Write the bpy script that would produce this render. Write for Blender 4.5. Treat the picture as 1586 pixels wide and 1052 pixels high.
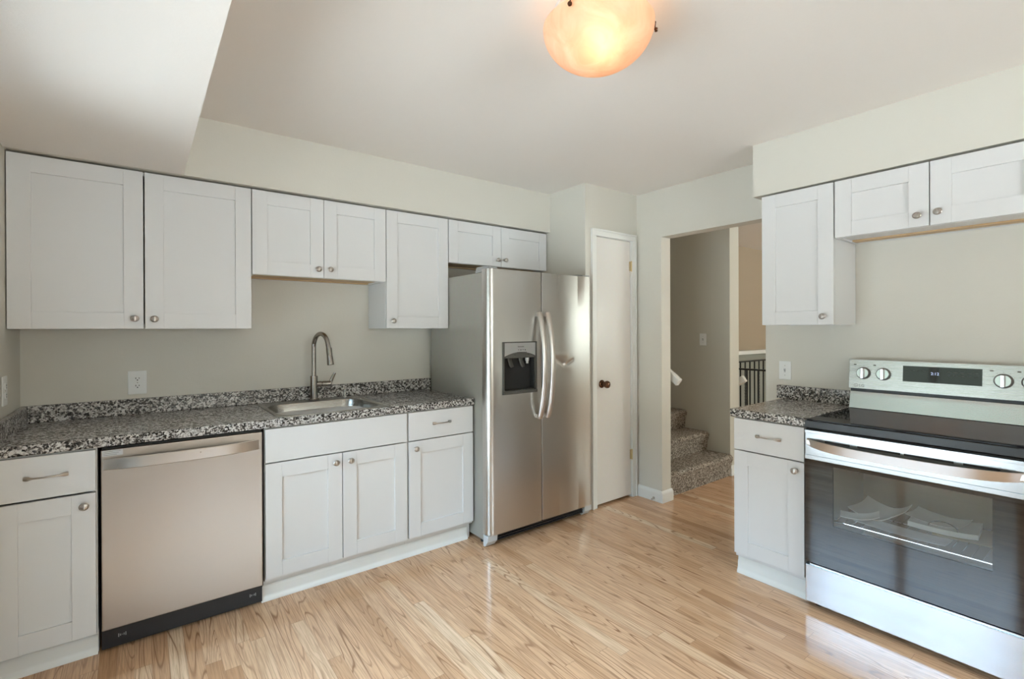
import bpy, bmesh, math, random
from mathutils import Vector, Matrix
random.seed(7)
for o in list(bpy.data.objects): bpy.data.objects.remove(o)
S = bpy.context.scene
COL = S.collection
PI = math.pi

# ------------------------------------------------------------------ camera
cam_d = bpy.data.cameras.new('camera'); cam = bpy.data.objects.new('camera', cam_d); COL.objects.link(cam)
yaw, pitch, roll = math.radians(37.3604), math.radians(-0.1134), math.radians(-0.2315)
fw = Vector((math.sin(yaw)*math.cos(pitch), math.cos(yaw)*math.cos(pitch), math.sin(pitch)))
rt = Vector((math.cos(yaw), -math.sin(yaw), 0)); up = rt.cross(fw)
rt2 = rt*math.cos(roll) + up*math.sin(roll); up2 = -rt*math.sin(roll) + up*math.cos(roll)
M = Matrix((rt2, up2, -fw)).transposed().to_4x4()
M.translation = Vector((0.4587, -3.2723, 1.3534))
cam.matrix_world = M
cam_d.sensor_width = 36; cam_d.lens = 753.3281/1586*36
cam_d.shift_y = -13.7693/1586
cam_d.clip_start = .02
S.camera = cam

# ------------------------------------------------------------------ world, light, exposure
S.view_settings.view_transform = 'Standard'; S.view_settings.look = 'None'
S.view_settings.gamma = 1; S.view_settings.use_curve_mapping = False
S.view_settings.exposure = 0.06
W = bpy.data.worlds.new('world'); S.world = W; W.use_nodes = True
wn = W.node_tree; wn.nodes.clear()
wo = wn.nodes.new('ShaderNodeOutputWorld'); wb = wn.nodes.new('ShaderNodeBackground')
wg = wn.nodes.new('ShaderNodeTexCoord'); ws = wn.nodes.new('ShaderNodeSeparateXYZ'); wr = wn.nodes.new('ShaderNodeValToRGB')
wn.links.new(wg.outputs['Generated'], ws.inputs[0]); wn.links.new(ws.outputs[2], wr.inputs[0])
wn.links.new(wr.outputs[0], wb.inputs[0]); wn.links.new(wb.outputs[0], wo.inputs[0])
cr = wr.color_ramp
cr.elements[0].position = 0.0; cr.elements[0].color = (.040, .046, .040, 1)
cr.elements[1].position = 1.0; cr.elements[1].color = (.54, .74, 1.0, 1)
e = cr.elements.new(.30); e.color = (.042, .055, .046, 1)
e = cr.elements.new(.37); e.color = (.56, .76, 1.0, 1)
wb.inputs[1].default_value = 22.0

def area_light(name, loc, rot, sx, sy, power, color, portal=False):
    d = bpy.data.lights.new(name, 'AREA'); d.shape = 'RECTANGLE'; d.size = sx; d.size_y = sy
    d.energy = power; d.color = color
    if portal: d.cycles.is_portal = True
    o = bpy.data.objects.new(name, d); o.location = loc; o.rotation_euler = rot; COL.objects.link(o); return o
area_light('sliding_door_portal', (-.14, -1.86, 1.02), (0, -PI/2, 0), 2.0, 1.7, 1, (1, 1, 1), True)
area_light('added_window_portal', (1.75, -5.74, 1.45), (PI/2, 0, 0), 2.3, 1.3, 1, (1, 1, 1), True)  # portal for the added kitchen window
area_light('front_room_window_portal', (7.4, -5.74, 1.45), (PI/2, 0, 0), 2.2, 1.4, 1, (1, 1, 1), True)
#area_light('sliding_door_daylight', (-.35, -1.86, 1.25), (0, -PI/2, 0), 1.7, 1.6, 40, (.80, .90, 1.0))
area_light('rear_fill_light', (1.75, -5.95, 1.55), (PI/2, 0, 0), 2.2, 1.3, 45, (1.0, .94, .88))  # fill light added behind the camera to light the sink wall
sd_ = bpy.data.lights.new('sun', 'SUN'); sd_.energy = 24; sd_.angle = math.radians(1); sd_.color = (1, .97, .92)
so_ = bpy.data.objects.new('sun', sd_); so_.rotation_euler = Vector((-.42, -.30, -.86)).to_track_quat('-Z', 'Y').to_euler(); COL.objects.link(so_)
hl_ = bpy.data.lights.new('hall_fill_light', 'POINT'); hl_.energy = 14; hl_.color = (1, .88, .74); hl_.shadow_soft_size = .12  # unseen fill added to brighten the stairway, no fixture
ho_ = bpy.data.objects.new('hall_fill_light', hl_); ho_.location = (4.25, -2.9, 2.15); COL.objects.link(ho_)
area_light('front_room_window_daylight', (7.4, -5.95, 1.5), (PI/2, 0, 0), 2.1, 1.3, 120, (.95, 1.0, .95))

# ------------------------------------------------------------------ helpers: nodes
class NT:
    def __init__(s, name):
        s.m = bpy.data.materials.new(name); s.m.use_nodes = True; s.t = s.m.node_tree; s.t.nodes.clear()
        s.out = s.t.nodes.new('ShaderNodeOutputMaterial')
    def n(s, typ, ins=None, **kw):
        nd = s.t.nodes.new('ShaderNode'+typ)
        for k, v in kw.items(): setattr(nd, k, v)
        if ins:
            for k, v in ins.items(): s.set(nd, k, v)
        return nd
    def set(s, nd, k, v):
        i = nd.inputs[k]
        if isinstance(v, bpy.types.NodeSocket): s.t.links.new(v, i)
        elif isinstance(v, bpy.types.Node): s.t.links.new(v.outputs[0], i)
        else: i.default_value = v
    def math(s, op, a, b=0, c=None):
        ins = {0: a, 1: b}
        if c is not None: ins[2] = c
        return s.n('Math', ins, operation=op).outputs[0]
    def pos(s): return s.n('NewGeometry').outputs['Position']
    def obj(s): return s.n('TexCoord').outputs['Object']
    def noise(s, vec, scale, detail=2, rough=.5, dist=0):
        return s.n('TexNoise', {'Vector': vec, 'Scale': scale, 'Detail': detail, 'Roughness': rough, 'Distortion': dist})
    def mapping(s, vec, scale=(1, 1, 1), loc=(0, 0, 0), rot=(0, 0, 0)):
        return s.n('Mapping', {'Vector': vec, 'Scale': scale, 'Location': loc, 'Rotation': rot}).outputs[0]
    def ramp(s, fac, els, interp='LINEAR'):
        r = s.n('ValToRGB', {0: fac}); r.color_ramp.interpolation = interp
        c = r.color_ramp
        c.elements[0].position = els[0][0]; c.elements[0].color = (*els[0][1], 1)
        c.elements[1].position = els[-1][0]; c.elements[1].color = (*els[-1][1], 1)
        for p_, col in els[1:-1]:
            q = c.elements.new(p_); q.color = (*col, 1)
        return r.outputs[0]
    def mix(s, fac, a, b, blend='MIX'):
        m = s.n('Mix', data_type='RGBA', blend_type=blend)
        s.set(m, 0, fac); s.set(m, 6, a if not isinstance(a, tuple) else (*a, 1)); s.set(m, 7, b if not isinstance(b, tuple) else (*b, 1))
        return m.outputs[2]
    def bump(s, h, strength=.2, dist=.001):
        return s.n('Bump', {'Height': h, 'Strength': strength, 'Distance': dist}).outputs[0]
    def bsdf(s, **kw):
        b = s.n('BsdfPrincipled')
        for k, v in kw.items():
            k = k.replace('_', ' ')
            if isinstance(v, tuple) and len(v) == 3: v = (*v, 1)
            s.set(b, k, v)
        s.t.links.new(b.outputs[0], s.out.inputs[0]); return b

def simple(name, col, rough=.5, metal=0., bump=None, **kw):
    t = NT(name)
    v = t.noise(t.obj(), 30, 3)
    c = t.mix(.06, tuple(col), v.outputs[1], 'OVERLAY')
    d = dict(Base_Color=c, Roughness=rough, Metallic=metal); d.update(kw)
    if bump:
        h = t.noise(t.obj(), bump[0], 3).outputs[0]
        d['Normal'] = t.bump(h, bump[1], bump[2])
    t.bsdf(**d); return t.m

def paint(name, col, rough=.55, scale=160, strength=.25, dist=.0015):
    t = NT(name); p = t.pos()
    h = t.noise(p, scale, 3, .6).outputs[0]
    h2 = t.noise(p, scale*.3, 2).outputs[0]
    hh = t.math('ADD', h, h2)
    v = t.noise(p, 1.5, 2).outputs[0]
    c = t.mix(t.math('MULTIPLY', v, .08), tuple(col), tuple(x*.93 for x in col))
    t.bsdf(Base_Color=c, Roughness=rough, Normal=t.bump(hh, strength, dist)); return t.m

WALL = (.665, .632, .558)
m_wall = paint('wall_paint', WALL)
m_ceil = paint('ceiling_paint', (.86, .81, .76), .7)
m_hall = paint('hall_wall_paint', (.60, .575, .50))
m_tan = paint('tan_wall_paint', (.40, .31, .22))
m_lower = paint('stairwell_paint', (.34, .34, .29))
m_trim = simple('trim_white', (.78, .77, .73), .3)
m_door = simple('door_white', (.74, .70, .65), .22)
m_cab = NT('cabinet_white')
_v = m_cab.noise(m_cab.mapping(m_cab.obj(), (60, 60, 3)), 1.5, 3).outputs[0]
m_cab.bsdf(Base_Color=m_cab.mix(m_cab.math('MULTIPLY', _v, .10), (.71, .70, .69), (.655, .645, .635)), Roughness=.38,
           Normal=m_cab.bump(_v, .05, .0004))
m_cab = m_cab.m
m_dark = simple('black_plastic', (.012, .012, .014), .35)
m_void = simple('dark_gap', (.02, .02, .02), .8)
m_plate = simple('white_plastic', (.80, .80, .78), .3)
m_nickel = simple('brushed_nickel', (.50, .46, .42), .28, 1.0)
m_gun = simple('dark_brushed_nickel', (.33, .30, .27), .25, 1.0)
m_chrome = simple('chrome', (.75, .75, .75), .12, 1.0)
m_brass = simple('worn_brass', (.62, .50, .30), .35, 1.0)
m_bronze = simple('dark_bronze', (.12, .055, .03), .25, .8)
m_iron = simple('black_iron', (.015, .015, .016), .45, .3)
m_fridge_side = simple('grey_enamel', (.36, .34, .295), .38, .2, (500, .08, .0004))
m_grey = simple('grey_plastic', (.36, .36, .35), .4)
m_ltgrey = simple('light_grey_plastic', (.55, .56, .56), .4)
m_digit = NT('display_digits'); _e = m_digit.n('Emission', {0: (.6, .7, 1, 1), 1: 1.1})
m_digit.t.links.new(_e.outputs[0], m_digit.out.inputs[0]); m_digit = m_digit.m
m_print = simple('grey_print', (.16, .15, .14), .5)
m_bezel = simple('dark_grey_plastic', (.07, .068, .06), .35)
m_paper = simple('paper', (.82, .82, .78), .7)
m_rubber = simple('black_rubber', (.02, .02, .02), .7)

def wood(name, c1, c2, axis=(2, 30, 30), rough=.5):
    t = NT(name)
    n = t.noise(t.mapping(t.obj(), axis), 1.6, 5, .6).outputs[0]
    t.bsdf(Base_Color=t.ramp(n, [(.3, c1), (.7, c2)]), Roughness=rough); return t.m
m_rawwood = wood('raw_plywood', (.48, .31, .15), (.62, .44, .25))

def steel(name, col, rough, axis, bump=.15, aniso=.0):
    t = NT(name); p = t.obj()
    n = t.noise(t.mapping(p, axis), 1, 4, .7).outputs[0]
    n2 = t.noise(p, 1.6, 2).outputs[0]
    r = t.math('ADD', t.math('MULTIPLY', n, .12), rough-.06)
    c = t.mix(n2, tuple(x*.96 for x in col), tuple(col))
    t.bsdf(Base_Color=c, Metallic=1.0, Roughness=r, Normal=t.bump(n, bump, .0004)); return t.m
m_steel = steel('brushed_steel', (.53, .52, .50), .27, (6, 6, 900))
m_steel_v = steel('brushed_steel_upright', (.57, .55, .52), .30, (500, 500, 4), .03)
m_dw = steel('dishwasher_steel', (.46, .415, .37), .33, (700, 700, 4), .05)
m_steel_b = steel('polished_steel', (.74, .75, .77), .16, (6, 6, 500), .10)
m_band = steel('oven_door_steel', (.40, .405, .41), .25, (6, 6, 700), .10)
m_handle = steel('satin_steel', (.66, .62, .58), .30, (60, 60, 60), .05)
m_drawer = steel('drawer_steel', (.60, .62, .65), .22, (5, 5, 600), .08)
m_sink = steel('sink_steel', (.40, .39, .36), .28, (10, 400, 400), .12)
# rippled steel strip under the control panel
t = NT('rippled_steel'); _n = t.noise(t.obj(), 260, 2).outputs[0]
t.bsdf(Base_Color=(.70, .75, .78), Metallic=1.0, Roughness=.17, Normal=t.bump(_n, .5, .0012)); m_ripple = t.m

# granite-pattern laminate
def granite():
    t = NT('granite_laminate'); p = t.pos()
    d = t.noise(p, 90, 3).outputs[1]
    pv = t.n('VectorMath', {0: p, 1: t.n('VectorMath', {0: d, 1: (.012, .012, .012)}, operation='MULTIPLY').outputs[0]}, operation='ADD').outputs[0]
    v1 = t.n('TexVoronoi', {'Vector': pv, 'Scale': 135.0}).outputs['Color']
    v2 = t.n('TexVoronoi', {'Vector': pv, 'Scale': 290.0}).outputs['Color']
    a = t.n('SeparateColor', {0: v1}).outputs[0]; b = t.n('SeparateColor', {0: v2}).outputs[1]
    big = t.noise(p, 22, 3).outputs[0]
    f = t.math('ADD', t.math('MULTIPLY', a, .55), t.math('MULTIPLY', b, .25))
    f = t.math('ADD', f, t.math('MULTIPLY', big, .35))
    c = t.ramp(f, [(.30, (.010, .009, .009)), (.44, (.03, .027, .025)), (.49, (.12, .105, .095)), (.57, (.24, .22, .20)), (.66, (.42, .39, .365)), (.80, (.64, .62, .59))])
    h = t.noise(p, 320, 2).outputs[0]
    t.bsdf(Base_Color=c, Roughness=.24, Normal=t.bump(h, .12, .0006)); return t.m
m_gran = granite()

# strip oak floor, boards run along Y
def oak():
    t = NT('oak_floor'); p = t.pos(); s = t.n('SeparateXYZ', {0: p})
    X, Y = s.outputs[0], s.outputs[1]
    w = .0572
    xi = t.math('DIVIDE', t.math('ADD', X, 3), w); ix = t.math('FLOOR', xi); fx = t.math('FRACT', xi)
    r1 = t.n('TexWhiteNoise', {'W': ix}, noise_dimensions='1D').outputs[0]
    L = t.math('ADD', .75, t.math('MULTIPLY', r1, .55))
    yo = t.math('DIVIDE', t.math('ADD', t.math('ADD', Y, 20), t.math('MULTIPLY', r1, 7.3)), L)
    iy = t.math('FLOOR', yo); fy = t.math('FRACT', yo)
    idv = t.n('CombineXYZ', {0: ix, 1: iy, 2: 0})
    wn_ = t.n('TexWhiteNoise', {'Vector': idv}, noise_dimensions='3D')
    rv, rc = wn_.outputs[0], wn_.outputs[1]
    base = t.ramp(rv, [(0, (.50, .27, .135)), (.12, (.62, .365, .20)), (.40, (.70, .425, .245)), (.84, (.725, .455, .27)), (.95, (.765, .51, .315)), (1, (.81, .58, .38))])
    # grain coordinates, shifted per board
    off = t.n('VectorMath', {0: rc, 1: (37., 53., 11.)}, operation='MULTIPLY').outputs[0]
    gp = t.n('VectorMath', {0: p, 1: off}, operation='ADD').outputs[0]
    field = t.noise(t.mapping(gp, (9, .6, 1)), 1, 1.3, .4, .2).outputs[0]
    rings = t.math('SINE', t.math('MULTIPLY', field, 150.))
    rings = t.math('POWER', t.math('MAXIMUM', rings, 0), 6)
    amt = t.math('MULTIPLY', rings, t.math('SUBTRACT', t.noise(t.mapping(gp, (4, .8, 1)), 1.5, 2).outputs[0], .31))
    c = t.mix(t.math('MULTIPLY', t.math('MAXIMUM', amt, 0), 2.5), base, t.mix(.5, (.26, .13, .06), base, 'MULTIPLY'))
    fine = t.noise(t.mapping(gp, (190, 5, 1)), 1, 3, .65).outputs[0]
    c = t.mix(t.math('MULTIPLY', t.math('MAXIMUM', t.math('SUBTRACT', fine, .42), 0), 2.4), c, (.34, .18, .09))
    seam = t.math('MAXIMUM', t.math('LESS_THAN', fx, .022), t.math('LESS_THAN', t.math('MULTIPLY', fy, L), .0018))
    c = t.mix(t.math('MULTIPLY', seam, .55), c, (.20, .10, .05))
    wav = t.noise(t.mapping(p, (14, 3, 1)), 1, 2).outputs[0]
    hh = t.math('ADD', t.math('MULTIPLY', wav, 1.0), t.math('MULTIPLY', fine, .12))
    hh = t.math('SUBTRACT', hh, t.math('MULTIPLY', seam, .5))
    t.bsdf(Base_Color=c, Roughness=.14, Normal=t.bump(hh, .08, .002), Specular_IOR_Level=.65); return t.m
m_oak = oak()

# carpet
t = NT('carpet'); p_ = t.pos()
_a = t.noise(p_, 70, 3, .8).outputs[0]; _b = t.noise(p_, 190, 2, .8).outputs[0]
_f = t.math('ADD', t.math('MULTIPLY', _a, .6), t.math('MULTIPLY', _b, .4))
t.bsdf(Base_Color=t.ramp(_f, [(.38, (.035, .026, .02)), (.46, (.16, .125, .095)), (.52, (.33, .28, .23)), (.60, (.66, .60, .52))]),
       Roughness=.95, Normal=t.bump(_f, .9, .008)); m_carpet = t.m

# clear window glass, tinted oven glass
def glassmix(name, tint, ior, rough=.0, base=None, k=1.):
    t = NT(name)
    fr = t.n('Fresnel', {'IOR': ior})
    if base is None: a = t.n('BsdfTransparent', {0: (*tint, 1)})
    else: a = t.n('BsdfDiffuse', {0: (*base, 1)})
    g = t.n('BsdfGlossy', {0: (1, 1, 1, 1), 'Roughness': rough})
    m = t.n('MixShader', {0: t.math('MULTIPLY', fr.outputs[0], k), 1: a, 2: g})
    t.t.links.new(m.outputs[0], t.out.inputs[0]); return t.m
m_glass = glassmix('window_glass', (.96, .98, .97), 1.35)
m_ovenwin = glassmix('oven_window_glass', (.95, .94, .92), 1.6, .03)
m_ovenblk = glassmix('oven_black_glass', None, 1.8, .02, (.006, .005, .005))
m_cook = glassmix('cooktop_glass', None, 1.42, .04, (.006, .006, .007), .5)
m_disp = glassmix('display_glass', None, 1.7, .06, (.008, .008, .010))

# alabaster lamp glass
t = NT('alabaster_glass'); p_ = t.obj()
_n = t.noise(p_, 9, 4, .6, 1.2).outputs[0]
_c = t.ramp(_n, [(.35, (.92, .68, .50)), (.55, (.96, .77, .60)), (.7, (.97, .83, .68))])
_vein = t.noise(t.mapping(p_, (3, 14, 3)), 1, 2, .5, 2.).outputs[0]
_tr = t.n('BsdfTranslucent', {0: _c}); _df = t.n('BsdfDiffuse', {0: _c}); _gl = t.n('BsdfGlossy', {0: (1, 1, 1, 1), 'Roughness': .3})
_m = t.n('MixShader', {0: .45, 1: _tr, 2: _df}); _m2 = t.n('MixShader', {0: .012, 1: _m, 2: _gl})
t.t.links.new(_m2.outputs[0], t.out.inputs[0]); m_alab = t.m

m_lawn = simple('patio_concrete', (.42, .39, .35), .9)

# ------------------------------------------------------------------ helpers: mesh
def BM(): return bmesh.new()
def bx(bm, x0, x1, y0, y1, z0, z1, bev=0., seg=2):
    if x0 > x1: x0, x1 = x1, x0
    if y0 > y1: y0, y1 = y1, y0
    if z0 > z1: z0, z1 = z1, z0
    vs = [bm.verts.new((x, y, z)) for x in (x0, x1) for y in (y0, y1) for z in (z0, z1)]
    F = [(0, 1, 3, 2), (4, 6, 7, 5), (0, 4, 5, 1), (2, 3, 7, 6), (0, 2, 6, 4), (1, 5, 7, 3)]
    fs = [bm.faces.new([vs[i] for i in f]) for f in F]
    if bev > 0:
        es = list({e for f in fs for e in f.edges})
        bmesh.ops.bevel(bm, geom=es, offset=bev, segments=seg, affect='EDGES', profile=.5)
    return bm
def tube(bm, pts, r, n=12, cap=True, sx=1., upv=None):
    """sweep; r scalar or list; sx squashes along the side vector"""
    pts = [Vector(p) for p in pts]; k = len(pts); rs = r if isinstance(r, (list, tuple)) else [r]*k
    rings = []; prev = None
    for i, p in enumerate(pts):
        d = (pts[min(i+1, k-1)] - pts[max(i-1, 0)]).normalized()
        if prev is None:
            a = Vector(upv) if upv else (Vector((0, 0, 1)) if abs(d.z) < .9 else Vector((0, 1, 0)))
        else: a = prev
        a = (a - d*a.dot(d)).normalized(); b = d.cross(a); prev = a
        ri = rs[i]
        ra, rb = ri if isinstance(ri, tuple) else (ri, ri*sx)
        rings.append([bm.verts.new(p + a*math.cos(2*PI*j/n)*ra + b*math.sin(2*PI*j/n)*rb) for j in range(n)])
    for i in range(k-1):
        for j in range(n):
            bm.faces.new([rings[i][j], rings[i][(j+1) % n], rings[i+1][(j+1) % n], rings[i+1][j]])
    if cap:
        bm.faces.new(rings[0][::-1]); bm.faces.new(rings[-1])
    return bm
def lathe(bm, prof, org=(0, 0, 0), axis=(0, 0, 1), n=32, sx=1.):
    """prof [(radius, distance along axis)]"""
    ax = Vector(axis).normalized(); a = Vector((1, 0, 0)) if abs(ax.x) < .9 else Vector((0, 1, 0))
    a = (a - ax*a.dot(ax)).normalized(); b = ax.cross(a); org = Vector(org); rings = []
    for r, h in prof:
        if r < 1e-6: rings.append([bm.verts.new(org + ax*h)])
        else: rings.append([bm.verts.new(org + ax*h + a*math.cos(2*PI*j/n)*r*sx + b*math.sin(2*PI*j/n)*r) for j in range(n)])
    for A, B in zip(rings, rings[1:]):
        for j in range(n):
            q = [A[j % len(A)], A[(j+1) % len(A)], B[(j+1) % len(B)], B[j % len(B)]]
            u = []
            for v in q:
                if v not in u: u.append(v)
            if len(u) > 2: bm.faces.new(u)
    return bm
def prism(bm, poly, ax, lo, hi, bev=0):
    """poly of 2D points extruded along axis 0/1/2 between lo and hi"""
    def P(a, b, c):
        if ax == 0: return (c, a, b)
        if ax == 1: return (a, c, b)
        return (a, b, c)
    A = [bm.verts.new(P(a, b, lo)) for a, b in poly]; B = [bm.verts.new(P(a, b, hi)) for a, b in poly]
    fs = [bm.faces.new(A), bm.faces.new(B[::-1])]
    n = len(poly)
    for i in range(n): fs.append(bm.faces.new([A[i], B[i], B[(i+1) % n], A[(i+1) % n]]))
    if bev:
        bmesh.ops.bevel(bm, geom=list({e for f in fs for e in f.edges}), offset=bev, segments=2, affect='EDGES', profile=.5)
    return bm
def obj(name, bm, mat, parent=None, wn=True, ang=35):
    """link a bmesh as one object; with a parent the coordinates are the parent's local ones"""
    bmesh.ops.recalc_face_normals(bm, faces=bm.faces)
    me = bpy.data.meshes.new(name); bm.to_mesh(me); bm.free()
    for p in me.polygons: p.use_smooth = True
    me.set_sharp_from_angle(angle=math.radians(ang))
    me.materials.append(mat)
    o = bpy.data.objects.new(name, me); COL.objects.link(o)
    if parent: o.parent = parent
    if wn: md = o.modifiers.new('weighted_normals', 'WEIGHTED_NORMAL'); md.keep_sharp = True; md.weight = 100
    return o
def recenter(o):
    """move the origin of a single-mesh thing to its base centre"""
    me = o.data; co = [v.co for v in me.vertices]
    mn = Vector((min(c[i] for c in co) for i in range(3))); mx = Vector((max(c[i] for c in co) for i in range(3)))
    c = Vector(((mn.x+mx.x)/2, (mn.y+mx.y)/2, mn.z))
    me.transform(Matrix.Translation(-c)); o.location = c; return o
def thing(name, label, cat, loc=(0, 0, 0), rz=0, group=None):
    o = bpy.data.objects.new(name, None); o.empty_display_size = .05; COL.objects.link(o)
    o.location = loc; o.rotation_euler = (0, 0, rz); o['label'] = label; o['category'] = cat
    if group: o['group'] = group
    return o
def tag(o, label, cat, group=None):
    o['label'] = label; o['category'] = cat
    if group: o['group'] = group
    return o
def struct(name, bm, mat, label=None):
    o = obj(name, bm, mat); o['kind'] = 'structure'
    if label: o['label'] = label
    return o
def text(name, body, size, mat, parent, loc, extrude=.0003):
    c = bpy.data.curves.new(name, 'FONT'); c.body = body; c.size = size; c.extrude = extrude; c.align_x = 'LEFT'
    to = bpy.data.objects.new(name, c); COL.objects.link(to)
    me = bpy.data.meshes.new_from_object(to); bpy.data.objects.remove(to)
    o = bpy.data.objects.new(name, me); COL.objects.link(o); me.materials.clear(); me.materials.append(mat)
    o.parent = parent; o.location = loc; o.rotation_euler = (PI/2, 0, 0); return o
def cut(o, bm):
    """subtract a closed bmesh from object o"""
    bmesh.ops.recalc_face_normals(bm, faces=bm.faces)
    me = bpy.data.meshes.new('cutter'); bm.to_mesh(me); bm.free()
    c = bpy.data.objects.new('cutter', me); COL.objects.link(c)
    if o.parent: c.parent = o.parent
    md = o.modifiers.new('cut', 'BOOLEAN'); md.object = c; md.operation = 'DIFFERENCE'; md.solver = 'EXACT'
    dg = bpy.context.evaluated_depsgraph_get(); dg.update()
    nm = bpy.data.meshes.new_from_object(o.evaluated_get(dg)); o.modifiers.clear(); o.data = nm
    bpy.data.objects.remove(c)
    return o

# ------------------------------------------------------------------ dimensions
ZC = 2.4417; ZT = 2.1272; XR = 3.6806; YC = -.733; YS = -.3404; OPF = -.9699; OPN = -1.7633; ZOP = 2.0705
ROOMY = -5.6; XE = 9.0; ZS = ZT+.008

# ------------------------------------------------------------------ the setting
struct('floor', bx(BM(), -.12, XE+.12, ROOMY-.12, 1.42, -.12, 0), m_oak)
struct('ceiling', bx(BM(), -.12, XE+.12, ROOMY-.12, 1.42, ZC, ZC+.12), m_ceil)
b = BM(); bx(b, -.12, XR, 0, .12, 0, ZC); struct('wall_back', b, m_wall)
# left wall with sliding door opening
SD0, SD1, SDZ = -2.72, -1.0, 2.04
b = BM(); bx(b, -.12, 0, SD1, .0, 0, ZC); bx(b, -.12, 0, SD0, SD1, SDZ, ZC); bx(b, -.12, 0, ROOMY, SD0, 0, ZC)
struct('wall_left', b, m_wall)
# right wall with the cased-less opening
b = BM(); bx(b, XR, XR+.115, OPF, 1.3, 0, ZC); bx(b, XR, XR+.115, OPN, OPF, ZOP, ZC); bx(b, XR, XR+.115, ROOMY, OPN, 0, ZC)
struct('wall_right', b, m_wall)
# rear wall (behind the camera) with an added kitchen window and the front-room window
def wall_y_windows(name, y0, y1, x0, x1, holes, mat):
    b = BM(); cur = x0
    for a, c, z0, z1 in holes:
        bx(b, cur, a, y0, y1, 0, ZC); bx(b, a, c, y0, y1, 0, z0); bx(b, a, c, y0, y1, z1, ZC); cur = c
    bx(b, cur, x1, y0, y1, 0, ZC); return struct(name, b, mat)
KW = (.6, 2.9, .85, 2.1); FW = (6.3, 8.5, .75, 2.15)  # KW is an unseen window added for frontal fill
wall_y_windows('wall_rear', ROOMY-.12, ROOMY, -.12, XE+.12, [KW, FW], m_wall)
struct('wall_far_right', bx(BM(), XE, XE+.12, ROOMY, 0, 0, ZC), m_wall)
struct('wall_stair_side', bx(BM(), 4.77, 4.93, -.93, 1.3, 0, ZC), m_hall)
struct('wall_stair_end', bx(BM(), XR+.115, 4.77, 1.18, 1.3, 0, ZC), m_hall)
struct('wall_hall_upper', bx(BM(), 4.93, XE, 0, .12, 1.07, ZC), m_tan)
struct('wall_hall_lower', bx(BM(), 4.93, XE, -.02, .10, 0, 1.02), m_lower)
struct('trim_1', bx(BM(), 4.93, XE, -.14, .12, 1.02, 1.07, .006), m_trim, 'cream ledge capping the half wall')
# closet box
b = BM(); bx(b, 3.085, 3.17, YC, 0, 0, ZC); struct('wall_closet_side', b, m_wall)
DX0, DX1, DZ = 3.197, 3.603, 2.058
b = BM(); bx(b, 3.17, DX0-.012, YC, YC+.1, 0, ZC); bx(b, DX1+.012, XR, YC, YC+.1, 0, ZC); bx(b, DX0-.012, DX1+.012, YC, YC+.1, DZ+.012, ZC)
struct('wall_closet_front', b, m_wall)
# soffits
struct('wall_soffit_back', bx(BM(), 0, 3.085, YS, 0, ZS, ZC), m_wall)
struct('wall_soffit_left', bx(BM(), 0, .633, ROOMY, YS, ZS, ZC), m_ceil)
struct('wall_soffit_right', bx(BM(), 3.3604, XR, ROOMY, -1.8417, ZS, ZC), m_wall)
# baseboards
def base_profile(d=.016, h=.09):
    return [(0, 0), (-d, 0), (-d, h*.72), (-d*.7, h*.86), (-d*.35, h*.95), (0, h)]
b = BM(); prism(b, [(XR+x, z) for x, z in base_profile()], 1, OPF+.0005, YC-.012)
prism(b, [(OPF+x, z) for x, z in base_profile()], 0, XR-.0155, XR+.115+.012)
struct('baseboard_right', b, m_trim)
b = BM(); prism(b, [(-.93+x, z) for x, z in base_profile()], 0, 4.765, 4.945); struct('baseboard_stair', b, m_trim)
b = BM(); prism(b, [(XR+x, z) for x, z in base_profile()], 1, ROOMY, -3.05); struct('baseboard_rear_right', b, m_trim)
# closet casing
b = BM()
def casing(b, a0, a1, z1, w, y):
    for (x0, x1, z0, zz) in ((a0-w+.002, a0, 0, z1), (a1, a1+w-.002, 0, z1), (a0-w+.002, a1+w-.002, z1, z1+w-.002)):
        bx(b, x0, x1, y-.014, y, z0, zz, .003)
    for (x0, x1, z0, zz) in ((a0-w, a0-w+.014, 0, z1+w-.014), (a1+w-.014, a1+w, 0, z1+w-.014), (a0-w, a1+w, z1+w-.014, z1+w)):
        bx(b, x0, x1, y-.020, y, z0, zz, .003)
casing(b, DX0-.004, DX1+.004, DZ+.004, .052, YC)
bx(b, DX0-.012, DX0-.002, YC, YC+.09, 0, DZ+.002); bx(b, DX1+.002, DX1+.012, YC, YC+.09, 0, DZ+.002); bx(b, DX0-.012, DX1+.012, YC, YC+.09, DZ+.002, DZ+.012)
struct('trim_2', b, m_trim, 'white casing around the closet door')
d1 = struct('door_1', bx(BM(), DX0, DX1, YC+.004, YC+.038, .018, DZ, .002), m_door, 'narrow flat white closet door beside the fridge')
b = BM(); lathe(b, [(0, 0), (.031, 0), (.031, .004), (.024, .010), (.012, .014), (.010, .030), (.014, .036), (.026, .044), (.029, .054), (.026, .066), (.014, .072), (0, .073)], (3.262, YC+.004, .935), (0, -1, 0), 28)
obj('door_knob', b, m_bronze, d1)['label'] = 'dark bronze round door knob'
for z in (1.86, .345):
    b = BM(); bx(b, DX1-.012, DX1+.012, YC-.004, YC+.003, z-.038, z+.038)
    for k in range(5): lathe(b, [(0, 0), (.0055, 0), (.0055, .0145), (0, .0145)], (DX1+.002, YC-.008, z-.038+k*.0152), (0, 0, 1), 12)
    lathe(b, [(.0, 0), (.004, 0), (.004, .085), (0, .087)], (DX1+.002, YC-.008, z-.0425), (0, 0, 1), 10)
    obj('hinge', b, m_brass, d1)['label'] = 'small brass butt hinge'
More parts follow.
